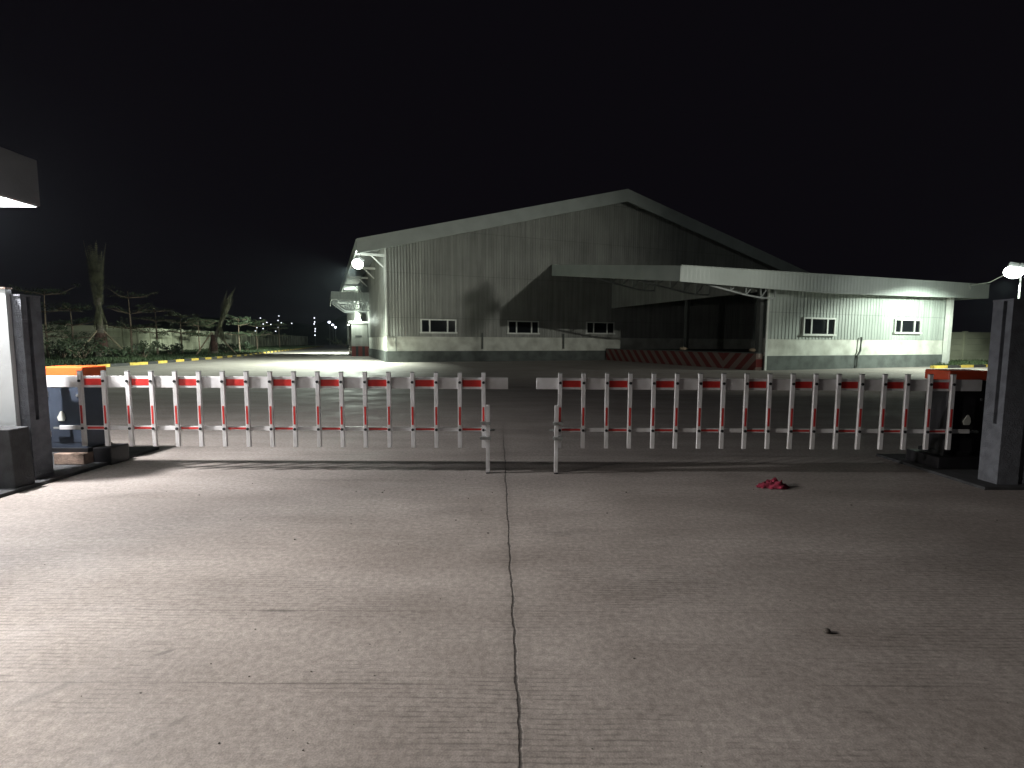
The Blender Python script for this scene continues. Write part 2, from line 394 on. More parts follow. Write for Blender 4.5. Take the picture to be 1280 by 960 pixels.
fT = lambda x: prof(x, [xl, xr], [c0.z, f2.z])
BP = [r_(px, py, OA) for px, py in ((853,352),(955,360.5),(1040,367),(1100,369),(1178,371.5),(1236,373))]
fB = lambda x: prof(x, [p.x for p in BP], [p.z for p in BP])
atop -= .06
zt = lambda y: atop + (rise_top-atop)*(y-OA)/(DEP-OA)
b = MB(); b.box(0, send, -.06, .2, 0, azp); b.box(send-.2, send+.06, .2, DEP-.1, 0, azp); b.build('plinth', 'plinth', AX)
b = MB(); b.box(0, send, 0, .2, azp, azm); b.box(send-.2, send, .2, DEP-.1, azp, azm); b.build('masonry_wall', 'masonry', AX)
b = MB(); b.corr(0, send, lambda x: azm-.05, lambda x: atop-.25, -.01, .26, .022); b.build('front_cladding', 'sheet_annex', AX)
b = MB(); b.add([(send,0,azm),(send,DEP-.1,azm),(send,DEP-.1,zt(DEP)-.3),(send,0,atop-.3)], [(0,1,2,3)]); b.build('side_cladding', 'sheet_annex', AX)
# roof sheet and fascias
b = MB()
P4 = [(xl,OA+.09,c0.z-.04),(xr,OA+.09,f2.z-.08),(xr,DEP-.1,zt(DEP)-.06),(xlb,DEP-.1,zt(DEP)-.06)]
b.add(P4+[(x,y,z-.12) for x,y,z in P4], [(0,1,2,3),(7,6,5,4),(0,4,5,1),(1,5,6,2),(2,6,7,3),(3,7,4,0)]); b.build('roof', 'roof', AX)
b = MB(); b.corr(xl, xr, fB, fT, OA, .26, .005)
FX = [xl]+[p.x for p in BP[1:-1]]+[xr]
b.prism([(x, OA+.005, fT(x)) for x in FX]+[(x, OA+.005, fB(x)) for x in FX[::-1]], (0,.045,0)); b.build('front_fascia', 'fascia', AX)
b = MB(); b.prism([(xl-.02,OA-.04,c0.z+.003),(xr+.02,OA-.04,f2.z+.003),(xr+.02,OA-.04,f2.z+.03),(xl-.02,OA-.04,c0.z+.03)], (0,.08,0)); b.build('fascia_cap', 'fascia', AX)
b = MB()
sp_ = [(xl,OA,c0.z),(xlb,DEP-.1,zt(DEP)),(xlb,DEP-.1,zt(DEP)-.85),(xl,OA,BP[0].z)]
b.prism(sp_, (-.06, 0, 0)); b.build('canopy_side_fascia', 'fascia', AX)
b = MB(); b.box(xr-.05, xr, OA+.06, DEP-.1, BP[-1].z, f2.z-.02); b.build('end_fascia', 'fascia', AX)
# side above the bay opening
zo = loc_x(MA, 940, 366, .1).z; print('bay opening top', zo)
b = MB(); b.prism([(0.0,.0,zo),(0.0,DEP-.1,zo),(0.0,DEP-.1,zt(DEP)-.3),(0.0,.0,atop-.3)], (.08,0,0)); b.build('bay_header', 'sheet', AX)
b = MB(); b.box(-.5, .05, .1, DEP-.2, .9, .96); b.build('dock_floor_edge', 'plinth', AX)
b = MB(); b.box(-.5, 0, .1, DEP-.2, 0, .9); b.build('striped_dock_face', 'stripes', AX)
b = MB(); b.box(.05, send-.3, .25, DEP-.2, .86, .9); b.build('dock_floor', 'plinth', AX)
for yy in (.15, 6.5):
    b = MB(); b.box(*((-.3,-.05) if yy < 1 else (.3,.5)), yy, yy+.25, .965, zt(yy)-.35); b.build('bay_column', 'steel_dark', AX)
b = MB(); b.box(-.1, .03, -.12, -.065, 0, 4.5); b.build('corner_pipe', 'pipe', AX)
b = MB(); b.box(send-.12, send+.22, -.30, -.065, .0, 4.6); b.build('corner_post', 'pipe', AX)
x = r_(1069, 440).x
b = MB(); b.tube([(x+.25,-.14,azm+.1),(x+.22,-.14,azp+.25),(x,-.14,azp-.05),(x,-.14,.05)], .06); b.build('downpipe', 'pipe_dark', AX)
# cantilever trusses carrying the canopy
for yy in (OA+.35, 4.2, 9.5):
    zz = zt(yy)-(.30 if yy < 1 else .4); b = MB(); x0 = xl+.3; x1 = -.1; n = 6
    xl_y = x0 + (xlb-xl)*(yy-OA)/(DEP-OA); dz = .95
    for k in range(n):
        a0 = xl_y+(x1-xl_y)*k/n; a1 = xl_y+(x1-xl_y)*(k+1)/n
        l0 = zz-.35-dz*min(1, k/n*1.3)*.8; l1 = zz-.35-dz*min(1, (k+1)/n*1.3)*.8
        b.bar((a0,yy,zz),(a1,yy,zz),.08); b.bar((a0,yy,l0),(a1,yy,l1),.08); b.bar((a0,yy,l0),(a1,yy,zz),.05); b.bar((a1,yy,l1),(a1,yy,zz),.05)
    b.build('canopy_truss', 'steel', AX)
window(AX, MA, 1002, 1042, 397, 419.5, (.25, .75))
window(AX, MA, 1116, 1149, 399, 417, (.25, .75))
# things on the dock
for px, nm, lb in ((853, 'sack', 'small pale sack on the dock edge, left one of two'), (941, 'sack', 'small pale sack on the dock edge beside the annex corner')):
    p = loc_x(MA, px, 439, -.3); b = MB(); b.sphere((0,0,.12), .2, 10, 7, (1.3,1,.6))
    o = b.build(nm, 'wood', smooth=True); o.location = MA @ Vector((-.25, p.y, .962)); tag(o, lb, 'sack', 'sacks on the dock edge')
for px, py, k in ((800,417.5,1),(802.5,413.5,2)):
    p = (MA @ loc_x(MA, px, py, 6.0)); b = MB(); b.box(-.18,.18,-.03,.05,-.1,.12); 
    b.cur = 1; b.box(-.13,.13,-.045,-.031,-.06,.08)
    o = b.build('indicator_lamp', ['steel_dark', 'lamp_in']); o.location = p
    tag(o, ('lower' if k == 1 else 'upper')+' of the two tiny white lamps glowing deep in the dark bay', 'lamp', 'tiny lamps inside the bay')

# ------------------------------------------------------------------ side dock on the left of the warehouse
Dg = gnd(440, 445.5); Dg.z = 0
DK = empty('side_dock', Dg, K, 'small side dock with pale canopy and white box room left of the warehouse', 'dock')
MD = frame_of(Dg, K); d_ = lambda px, py, y=0: loc_on(MD, px, py, y)
xw = d_(466, 440).x
zb = d_(452, 433).z; zt_ = d_(452, 404).z
b = MB(); b.box(0, xw+.8, 0, 6, 0, zb); b.build('striped_base', 'stripes_v', DK)
b = MB(); b.box(0, xw-.4, .2, 5, zb, zt_); b.build('room_wall', 'sheet', DK, .03)
b = MB(); b.box(-.25, xw-.3, 0, 5.2, zt_, zt_+.18); b.build('room_roof', 'frame', DK)
b = MB(); b.box(.35, .95, .16, .2, zb+.9, zb+1.05); b.box(2.1, 2.5, .16, .2, zb+.1, zb+.3) if xw > 3 else None; b.build('vent', 'steel_dark', DK)
c1, c2 = d_(414, 364, -1.2), d_(468, 376, -1.2)
b = MB(); b.corr(c1.x, c2.x+.5, lambda x: c2.z, lambda x: c1.z, -1.2, .3, .03); b.box(c1.x, c2.x+.5, -1.19, -1.12, c2.z, c1.z); b.build('canopy_fascia', 'fascia', DK)
b = MB(); b.box(c1.x, c2.x+.5, -1.11, 8, c1.z-.18, c1.z-.06); b.build('canopy_roof', 'roof', DK)
b = MB(); b.box(c1.x-.03, c1.x+.05, -1.1, 8, c2.z, c1.z-.03); b.build('canopy_side_fascia', 'fascia', DK)
for yy in (-.9, 1.2, 3.5):
    b = MB(); zz = c2.z-.05; n = 7; xa, xb = c1.x+.1, c2.x
    b.bar((xa,yy,zz),(xb,yy,zz),.1); b.bar((xa+1.2,yy,zz-.85),(xb,yy,zz-.85),.1); b.bar((xa,yy,zz),(xa+1.2,yy,zz-.85),.1)
    for k in range(n):
        u0 = xa+1.2+(xb-xa-1.2)*k/n; u1 = xa+1.2+(xb-xa-1.2)*(k+.5)/n; u2 = xa+1.2+(xb-xa-1.2)*(k+1)/n
        b.bar((u0,yy,zz-.85),(u1,yy,zz),.05); b.bar((u1,yy,zz),(u2,yy,zz-.85),.05)
    b.build('canopy_truss', 'steel', DK)
xp = d_(463, 420).x
b = MB(); b.box(xp-.15, xp+.15, -.12, .12, zb, c2.z-.9); b.build('post', 'pipe', DK)
b = MB(); b.box(.4, .6, .4, .6, zt_+.18, c2.z-.9); b.build('post', 'pipe', DK)

# ------------------------------------------------------------------ perimeter walls
def perim(name, p0, p1, h, label, grp=None):
    p0 = Vector(p0); p1 = Vector(p1); d = p1-p0; L_ = d.length; rz = math.atan2(d.y, d.x)
    o = empty(name, (p0.x, p0.y, 0), rz, label, 'wall', 'perimeter walls')
    n = int(L_/3); n = min(n, 60); st = L_/n
    w = MB()
    for i in range(n):
        for j in range(5):
            w.box(i*st+.14, (i+1)*st-.14, -.03+.004*(j % 2), .03, j*h/5+.004, (j+1)*h/5-.008)
    w.build('panel', 'wallp', o)
    for i in range(n+1):
        c = MB(); c.box(i*st-.13, i*st+.13, -.11, .11, 0, h+.06); c.build('wall_post', 'wallp', o)
    return o
perim('perimeter_wall', (-44, 35), (-40, 48), 2.85, 'pale concrete panel wall, near end behind the staked palm at left')
perim('perimeter_wall', (-40, 48.3), (-69, 165), 2.85, 'long pale concrete panel wall running back behind the left verge trees')
rw = gnd(1180, 455); rw2 = gnd(1245, 454.5)
perim('perimeter_wall', (rw.x-6, rw.y+.5), (rw2.x+22, rw2.y+4), 2.35, 'short lit concrete wall beyond the right end of the annex')

# kerbs
def kerb(pts, h=.16, w=.22, seg=1.2, name='kerb', first=0):
    b = MB(); pts = [Vector((p[0], p[1], 0)) for p in pts]; k = first
    for a, c in zip(pts[:-1], pts[1:]):
        d = c-a; n = max(1, round(d.length/seg)); u = d.normalized(); s = Vector((-u.y, u.x, 0))*w/2
        for i in range(n):
            p = a+d*i/n+u*.01; r2 = a+d*(i+1)/n-u*.01; b.cur = k % 2; k += 1
            b.prism([p-s, r2-s, r2+s, p+s], (0, 0, h))
    return tag(b.build(name, ['yellow', 'kblack']), kind='structure')
KL = [gnd(*p) for p in ((-60,480),(60,466),(135,458.5),(183,455.5),(255,449.5),(300,445.5),(340,440.5),(375,436.5),(404,433))]
kerb(KL)
KR = [gnd(*p) for p in ((1165,460.5),(1245,458.5),(1400,460))]
kerb(KR)
# grass verges
def verge(front, back, name='grass', nb=9000, z=.10):
    b = MB(); n = len(front); v = [(p.x, p.y, z) for p in front]+[(p[0], p[1], z) for p in back]
    b.add(v, [(i, i+1, n+i+1, n+i) for i in range(n-1)])
    tag(b.build('verge_soil', 'soil'), kind='structure')
    b = MB()
    for i in range(nb):
        t = random.random()**1.3*(n-1); i0 = min(int(t), n-2); f_ = t-i0; u = random.random()
        a = Vector(v[i0])*(1-f_)+Vector(v[i0+1])*f_; c = Vector(v[n+i0])*(1-f_)+Vector(v[n+i0+1])*f_
        p = a*(1-u)+c*u; h = random.uniform(.05, .22)*(1+.6*math.sin(p.x*.8)*math.cos(p.y*.5)); w = random.uniform(.015, .045)
        an = random.uniform(0, 6.28); dx, dy = math.cos(an)*w, math.sin(an)*w; lx, ly = random.gauss(0,.1), random.gauss(0,.1)
        b.add([(p.x-dx,p.y-dy,z-.02),(p.x+dx,p.y+dy,z-.02),(p.x+lx+dx*.3,p.y+ly+dy*.3,z+h),(p.x+lx,p.y+ly,z+h*1.1)], [(0,1,2,3)])
    return tag(b.build(name, 'grass'), 'rough green grass on the verge', 'grass', kind='stuff')
verge(KL, [(-48,24),(-46,30),(-44,35),(-42,41),(-40.2,47.5),(-42,56),(-48,80),(-55,108),(-61,132)], nb=42000)
verge(KR, [(rw.x+.5, rw.y+.4),(rw2.x+1, rw2.y+.7),(rw2.x+9, rw2.y+2)], nb=3000)

# ------------------------------------------------------------------ plants
def leaf_cluster(b, c, r, n, s, flat=.6):
    for i in range(n):
        while True:
            p = Vector([random.uniform(-1, 1) for _ in range(3)])
            if p.length < 1: break
        p = Vector((p.x*r, p.y*r, p.z*r*flat)) + Vector(c)
        a = Vector([random.gauss(0, 1) for _ in range(3)]).normalized(); d = a.orthogonal().normalized()
        l = s*random.uniform(.6, 1.5); w = l*.35
        b.add([p-a*l*.5, p+d*w*.5, p+a*l*.5, p-d*w*.5], [(0,1,2,3)])
def frond(b, base, dr, L_, droop, n=14, lw=.45):
    base = Vector(base); dr = Vector(dr).normalized(); pts = []; p = base.copy(); d = dr.copy()
    for i in range(n+1):
        pts.append(p.copy()); p = p + d*(L_/n); d = (d+Vector((0,0,-droop/n))).normalized()
    b.tube(pts, [.035*(1-.8*i/n) for i in range(n+1)], 4, False)
    for i in range(2, n+1):
        t = (pts[i]-pts[i-1]).normalized(); s = t.cross(Vector((0,0,1)));
        if s.length < .1: s = t.cross(Vector((random.gauss(0,1), random.gauss(0,1), .2)))
        s.normalize(); ll = lw*math.sin(math.pi*min(1, .15+.8*i/n))*random.uniform(.8, 1.2)
        for sg in (-1, 1):
            for k in (0, .5):
                q0 = pts[i-1]+(pts[i]-pts[i-1])*k; e = q0 + s*sg*ll*.6 + t*ll*.75 + Vector((0,0,-.15*ll))
                m_ = t*.035
                b.add([q0-m_, q0+m_, e], [(0,1,2)])
def palm(loc, H, Ht, lean, label, spread, fl, nf=34):
    o = empty('palm_tree', loc, 0, label, 'palm')
    b = MB(); n = 12; pts = []; rs = []
    for i in range(n+1):
        t = i/n; pts.append((lean*Ht*t*t, 0, Ht*t)); rs.append((.42*(1-t)**3+.17+.025*(i % 2))*H/9)
    b.tube(pts, rs, 12); b.build('trunk', 'palmbark', o, smooth=False)
    b = MB(); top_ = Vector(pts[-1])
    for i in range(nf):
        a = random.uniform(0, 6.28); sp = spread*random.uniform(.15, 1)
        d = Vector((math.cos(a)*sp+lean*1.6, math.sin(a)*sp, 1)); L_ = fl*random.uniform(.6, 1.05)
        frond(b, top_-Vector((lean,0,1))*random.uniform(0, 1.3), d, L_, random.uniform(0,.55), lw=.62)
    for i in range(nf//3):                # a few dead fronds hanging down
        a = random.uniform(0, 6.28); frond(b, top_-Vector((0,0,random.uniform(0,.8))), (math.cos(a)*.35, math.sin(a)*.35, -1), fl*.38, .2, 8, .4)
    b.build('fronds', 'frond', o)
    for a in (.3, 2.4, 4.4):
        b = MB(); b.tube([(math.cos(a)*1.9, math.sin(a)*1.9, 0), (0.2*math.cos(a), .2*math.sin(a), 2.1)], .06, 6); b.build('support_pole', 'wood', o)
    b = MB(); b.tube([(0,0,.05),(0,0,1.1),(.0,0,1.9)], [.50*H/9,.43*H/9,.36*H/9], 14); b.build('burlap_wrap', 'burlap', o)
    return o
def at(px, Y, z=.1):
    p = depth(px, 440, Y); return (p.x, Y, z)
palm(at(127, 38), 9, 4.6, .0, 'tall palm with tied-up brown fronds and three support poles on the left verge', .16, 4.6, 40)
palm(at(268, 46), 6, 3.2, .22, 'smaller palm leaning right with a narrow tuft of fronds on the verge', .10, 3.6, 22)
def tiered(loc, H, label, tiers, r, seed, mt='leaf', dens=70):
    random.seed(seed); o = empty('tiered_tree', loc, random.uniform(0, 6), label, 'tree')
    b = MB(); b.tube([(0,0,0),(.05,.02,H*.5),(0,.05,H)], [.09,.06,.02], 7)
    c = MB()
    for i, tz in enumerate(tiers):
        rr = r*(1-.35*i/len(tiers)); nb = random.randint(6, 9)
        for k in range(nb):
            a = 6.28*k/nb+random.uniform(-.4,.4); L_ = rr*random.uniform(.6, 1.1); e = (math.cos(a)*L_, math.sin(a)*L_, H*tz+L_*random.uniform(-.08,.28)+random.uniform(-.25,.2))
            b.tube([(0,0,H*tz-.1),(e[0]*.5,e[1]*.5,H*tz+.02),e], [.035,.025,.01], 5)
            for t in (.3, .5, .7, .85, 1.0):
                if random.random() < .25: continue
                leaf_cluster(c, (e[0]*t+random.gauss(0,.12), e[1]*t+random.gauss(0,.12), H*tz+(e[2]-H*tz)*t+random.uniform(-.05,.15)), random.uniform(.2,.45), dens//4, .16, .45)
    b.build('trunk', 'bark', o); c.build('crown', mt, o); return o
tt = [((165,40),5.3,(.45,.68,.92),2.3,3,'slim tiered tree right of the tall palm, branches in flat layers','leaf2'),
      ((197,44),4.2,(.5,.75,.95),2.1,4,'low tiered tree with flat dark branches left of the leaning palm','leaf2'),
      ((228,50),4.0,(.55,.8,.95),2.4,5,'spreading tree with flat pale layers in front of the long wall','leaf2'),
      ((60,36),5.0,(.4,.7,.95),2.4,6,'dark leafy tree behind the left gate pillar','leaf'),
      ((92,37),3.9,(.4,.65,.95),1.9,8,'bushy young tree left of the tall palm','leaf'),
      ((250,58),3.9,(.5,.8,.95),2.2,9,'drooping young tree left of the leaning palm, far side','leaf2'),
      ((300,62),4.2,(.5,.8,.95),2.0,10,'small tree just right of the leaning palm','leaf'),
      ((322,74),4.4,(.5,.8,.95),2.0,11,'small dark tree near the far end of the verge','leaf'),
      ((350,95),4.6,(.5,.8,.95),2.2,12,'farthest small tree on the verge before the distant lights','leaf')]
for (px, Y), H, ti, r, sd, lb, mt in tt: tiered(at(px, Y), H, lb, ti, r, sd, mt)
random.seed(21)
def shrub(px, Y, r, h, label, mt='leaf'):
    o = empty('shrub', at(px, Y), 0, label, 'shrub', 'shrubs on the left verge')
    b = MB(); c = MB()
    for k in range(9):
        a = random.uniform(0, 6.28); e = Vector((math.cos(a)*r*random.uniform(.3,1), math.sin(a)*r*random.uniform(.3,1), h*random.uniform(.5,1)))
        b.tube([(0,0,0), e*.5+Vector((0,0,.1)), e], [.03,.02,.008], 4); leaf_cluster(c, e, .34, 40, .2, .8); leaf_cluster(c, e*.6, .3, 22, .2, .8)
    b.build('stem', 'bark', o); c.build('foliage', mt, o)
shrub(78, 35, 1.1, 1.5, 'low leafy shrub under the dark tree behind the gate pillar')
shrub(103, 34, 1.3, 1.3, 'spreading shrub just left of the tall palm trunk', 'leaf2')
shrub(150, 35, 1.4, .9, 'low shrub beside the support poles of the tall palm')
shrub(180, 37, 1.2, 1.2, 'wide shrub below the slim tiered tree', 'leaf2')
shrub(212, 45, 1.2, .9, 'small shrub between tiered tree and leaning palm')
shrub(283, 50, 1.0, .9, 'small shrub at the foot of the leaning palm')
shrub(310, 66, 1.4, 1.1, 'far shrub at the narrow end of the verge')
shrub(425, 120, 3.2, 2.4, 'bright green bush at the end of the lit road', 'leaf2')
shrub(432, 112, 2.6, 1.8, 'low bright bush beside the side dock', 'leaf2')

# ------------------------------------------------------------------ far hill, lights
b = MB(); nx, ny = 50, 8; vs = []
for j in range(ny+1):
    for i in range(nx+1):
        x = -420+i*8.4*1.3; y = 230+j*40; h = 26*math.sin(math.pi*min(1, j/ny*.9+.02))*(.75+.25*math.sin(i*.45)+.12*math.sin(i*1.3+j))*math.exp(-((x+120)/170)**2)
        vs.append((x, y, h-.3 if j else -1))
b.add(vs, [(j*(nx+1)+i, j*(nx+1)+i+1, (j+1)*(nx+1)+i+1, (j+1)*(nx+1)+i) for j in range(ny) for i in range(nx)])
tag(b.build('hill', 'hill', smooth=True), kind='structure')
def far_lamp(px, py, Y, r, mt, label, group, first=None):
    p = depth(px, py, Y)
    if first is None:
        o = empty('street_lamp', (p.x, p.y, p.z), 0, label, 'street lamp', group)
        s = MB(); s.tube([(0,0,-9),(0,0,0),(.1,-.3,.25)], [.14,.09,.06], 6); s.build('pole', 'steel_dark', o)
        s = MB(); s.sphere((.1,-.5,.15), r, 10, 6, (1,1,.7)); s.build('lamp_head', mt, o)
    else:
        o = copy_tree(first); o.location = p; o['label'] = label
        k = r; 
    return o
hl = [(319.7,414.2),(326,398),(329.5,405.5),(329.3,411.2),(334,403.5),(348,401),(349,395.5),(347.8,410),(365,404.6),(321.5,410),(345,414.5),(352,404),(339,406)]
f0 = None
for p in hl:
    o = far_lamp(p[0], p[1], 215, .27, 'lamp_far', 'tiny white lamp on the dark far hillside', 'lamps scattered on the far hillside', f0)
    f0 = f0 or o
f0 = None
for p, Y, lb in (((412,403.5),130,'largest and leftmost of the three bluish street lamps beyond the road'),((416.3,406.8),145,'middle of the three bluish street lamps beyond the road'),((419.6,409.8),150,'lowest and rightmost of the three bluish street lamps beyond the road')):
    o = far_lamp(p[0], p[1], Y, .34, 'lamp_far2', lb, 'street lamps beyond the road', f0); f0 = f0 or o
p = depth(394.5, 431, 150); mo = empty('light_mast', (p.x, 150, 0), 0, 'slim mast with a column of small white lights beyond the verge', 'mast')
b = MB(); b.tube([(0,0,0),(0,0,9)], [.14,.08], 6); b.build('pole', 'steel_dark', mo)
for py in (397.5,402.5,405,411,414,419):
    z = depth(394.5, py, 150).z; b = MB(); b.sphere((random.uniform(-.2,.3),-.3,z), .20, 8, 5, (1,1,1)); b.build('lamp_head', 'lamp_far', mo)

# ------------------------------------------------------------------ flood lamps
def light(name, kind, loc, target, power, col, parent=None, **kw):
    l = bpy.data.lights.new(name, kind); l.energy = power; l.color = col
    for k, v in kw.items(): setattr(l, k, v)
    o = bpy.data.objects.new(name, l); C.objects.link(o); o.location = loc
    if target is not None: o.rotation_euler = (Vector(target)-Vector(loc)).to_track_quat('-Z', 'Y').to_euler()
    if parent is not None: o.parent = parent
    return o
def flood(loc, target, label, w=.5, arm=None, m='lamp'):
    d = (Vector(target)-Vector(loc)).normalized()
    o = empty('flood_lamp', loc, 0, label, 'flood lamp', 'flood lamps')
    Rm = d.to_track_quat('Y', 'Z').to_matrix()
    s = MB(); s.box(-w*.3, w*.3, -w*.55, -w*.3, -w*.25, w*.25); s.v = [tuple(Rm @ Vector(v)) for v in s.v]
    s.build('housing', 'steel', o)
    s = MB(); s.sphere((0, .0, 0), w*.50, 16, 10, (1,.75,.85)); s.v = [tuple(Rm @ Vector(v)) for v in s.v]
    s.build('lens', m, o, smooth=True)
    if arm: s = MB(); s.tube(arm, .04, 8); s.build('arm', 'steel_dark', o)
    return d
# lamp at the left eave of the warehouse
GC = (.88, 1.0, .86)
L1 = depth(447, 330, 33.0); t1 = L1+Vector((-.45,-.30,-.84))
e = MW @ Vector((sl+.1, OV+.2, ze-.6))
d = flood(L1, t1, 'dazzling flood lamp under the left eave of the warehouse', .80, [(0,.15,0), (.1,.6,.35), tuple(e-L1)])
light('flood_light', 'SPOT', L1+d*.42, L1+d*3, 16500, GC, spot_size=R(152), spot_blend=.75, shadow_soft_size=.12)
# lamp at the right end of the annex
L2 = depth(1267, 340, 25.3); t2 = L2+Vector((-.10,.30,-.95))
e = MA @ Vector((r_(1212, 362, OA).x, OA-.03, atop-.25))
d = flood(L2, t2, 'dazzling flood lamp on a pole by the right end of the annex', .85, [(.5,.1,-L2.z), (.5,.1,-.3), (.42,.1,-.02), (0,.1,.05)])
s_ = MB(); pz = e-L2; s_.tube([(0,.1,.06), tuple(pz*.5+Vector((0,0,-.05))), tuple(pz+Vector((0,0,.25))), tuple(pz)], .022, 6); s_.build('stay', 'pipe', bpy.data.objects['flood_lamp.001'])
light('flood_light', 'SPOT', L2+d*.42, L2+d*3, 4000, GC, spot_size=R(150), spot_blend=.30, shadow_soft_size=.12)
# lamp under the side dock canopy
L3 = MD @ Vector((d_(448.5, 400, .0).x, -.1, d_(448.5, 400).z))
flood(L3, L3+Vector((-.3,-1,-.5)), 'small round lamp above the box room under the dock canopy', .36)
light('dock_light', 'POINT', L3+Vector((-.3,-.55,.05)), None, 260, GC, shadow_soft_size=.1)
# road lamp behind the side dock, lights the far road
L4 = depth(436.5, 406, 56)
flood(L4, L4+Vector((-1,.3,-.7)), 'small white lamp at the left corner of the box room', .3)
light('road_light', 'SPOT', L4+Vector((-.5,.3,-.2)), L4+Vector((-4,9,-3.5)), 26000, GC, spot_size=R(150), spot_blend=.4, shadow_soft_size=.1)
# street lamp on the right, outside the frame, that lights the gable
SLp = Vector((19.5, 4.5, 6.6))
o = empty('street_lamp', (SLp.x+.8, SLp.y, 0), 0, 'tall grey street lamp beside the right end of the gate', 'street lamp')
s = MB(); s.tube([(0,0,0),(0,0,6.4),(-.15,0,6.75),(-.8,.0,6.85)], [.09,.06,.05,.04], 10); s.build('pole', 'steel', o)
s = MB(); s.box(-1.1,-.6,-.14,.14,6.72,6.84); s.build('lamp_head', 'steel', o)
light('street_light', 'SPOT', SLp, MW @ Vector((6.5, 0, 4.6)), 8200, (1,1,.90), spot_size=R(58), spot_blend=1.0, shadow_soft_size=.10)

Wp = MW @ q(597, 383); Tp = SLp+(Wp-SLp)*.2
o = empty('street_tree', (Tp.x, Tp.y, 0), .4, 'slim tall tree with a small tuft of leaves right of the gate', 'tree')
random.seed(31)
s_ = MB(); s_.tube([(0,0,0),(.05,0,3),(0,.03,Tp.z-.1)], [.07,.05,.02], 8); s_.build('trunk', 'bark', o)
s_ = MB(); leaf_cluster(s_, (0,0,Tp.z), .22, 150, .14, 1.3); leaf_cluster(s_, (.12,.1,Tp.z+.24), .12, 40, .12, 1.2); leaf_cluster(s_, (.27,-.1,Tp.z-.02), .12, 35, .12, 1.5); leaf_cluster(s_, (-.1,.1,Tp.z-.28), .2, 60, .12, 1); s_.build('crown', 'leaf', o)
# ------------------------------------------------------------------ guardhouse roof, pillars
gr = depth(51, 259.5, 5.5)
GH = empty('guardhouse', (-7.5, 3, 0), 0, 'guardhouse roof slab with brightly lit white underside, top left', 'guardhouse')
b = MB(); b.box(gr.x+7.5-4, gr.x+7.5, -3.5, 2.5, gr.z+.012, gr.z+.5); b.build('roof', 'slab', GH, .01)
b = MB(); b.box(gr.x+7.5-3.95, gr.x+7.5-.02, -3.45, 2.48, gr.z, gr.z+.01); b.build('ceiling', 'paint', GH)
b = MB(); b.box(-3.2,.9,-3.4,-2.9,0,gr.z-.003); b.box(-3.2,-2.9,-2.9,1.2,0,gr.z-.003); b.build('wall', 'paint', GH)
GL = Vector((-5.44, 4.88, gr.z-.12))
o = empty('ceiling_lamp', (GL.x-.05, GL.y-.0, gr.z), 0, 'round lamp under the guardhouse roof', 'lamp')
s = MB(); s.tube([(0,0,-.003),(0,0,-.04)], .12, 20); s.build('lamp_base', 'frame', o)
s = MB(); s.sphere((0,0,-.06), .10, 16, 8, (1,1,.35)); s.build('lamp_shade', 'lamp_in', o, smooth=True)
light('guard_and_fill_light', 'POINT', GL, None, 1000, (1.0,.965,.955), shadow_soft_size=.06)
o2 = copy_tree(o); o2.location = (-5.9, 1.6, gr.z); o['label'] = 'round lamp under the guardhouse roof, nearer the gate'; o2['label'] = 'round lamp added under the guardhouse roof to brighten the foreground'  # second lamp is added to even out the light on the near drive
o['group'] = o2['group'] = 'guardhouse ceiling lamps'
light('guard_and_fill_light', 'SPOT', (-5.9, 1.6, gr.z-.20), (-.5, 2.3, 0), 1750, (1.0,.93,.86), spot_size=R(54), spot_blend=1.0, shadow_soft_size=.10)  # added fill spot aimed at the middle foreground
light('guard_and_fill_light', 'POINT', (-5.9, 1.6, gr.z-.22), None, 80, (1.0,.95,.93), shadow_soft_size=.10)  # weak added fill below the second lamp

def pillar(xin, side, label, W_=.22):
    # square rendered pillar; a slot is cut into the face that looks at the drive
    y0, y1, h = 5.0, 5.21, 1.935
    ya, yb, gz = 5.06, 5.10, .66
    o = empty('gate_pillar', (xin+side*W_/2, (y0+y1)/2, 0), 0, label, 'pillar', 'gate pillars')
    ix = -side*W_/2; ox = side*W_/2; cy = (y0+y1)/2
    lo, hi = sorted((ix, ox)); l2, h2 = sorted((ix+side*.05, ox))
    b = MB(); n = 12                          # one outline extruded, with the slot as a real notch
    pts = [(ix,y0),(ix,ya),(ix+side*.05,ya),(ix+side*.05,yb),(ix,yb),(ix,y1),(ox,y1),(ox,y0)]
    pts = [(x, y-cy) for x, y in pts]
    b.prism([(x, y, gz) for x, y in pts], (0, 0, h-gz)); b.box(lo, hi, y0-cy, y1-cy, 0, gz-.001)
    b.build('shaft', 'stone', o)
    b = MB(); b.box(lo-.004, hi+.004, y0-cy-.004, y1-cy+.004, h+.001, h+.02); b.build('cap', 'stone', o)
    return o
XL = depth(68, 600, 5.21).x; XR = depth(1222, 600, 5.21).x
pillar(XL, -1, 'dark grey rough gate pillar at the left beside the white panel', .27)
pillar(XR, 1, 'dark grey rough gate pillar at the right edge')
b = MB(); b.box(0, 1.2, 0, .3, 0, 1.93); o = b.build('gate_wall', 'stone'); o.location = (XR+.245, 5.02, 0); tag(o, 'dark rendered wall running right from the right gate pillar', 'wall')
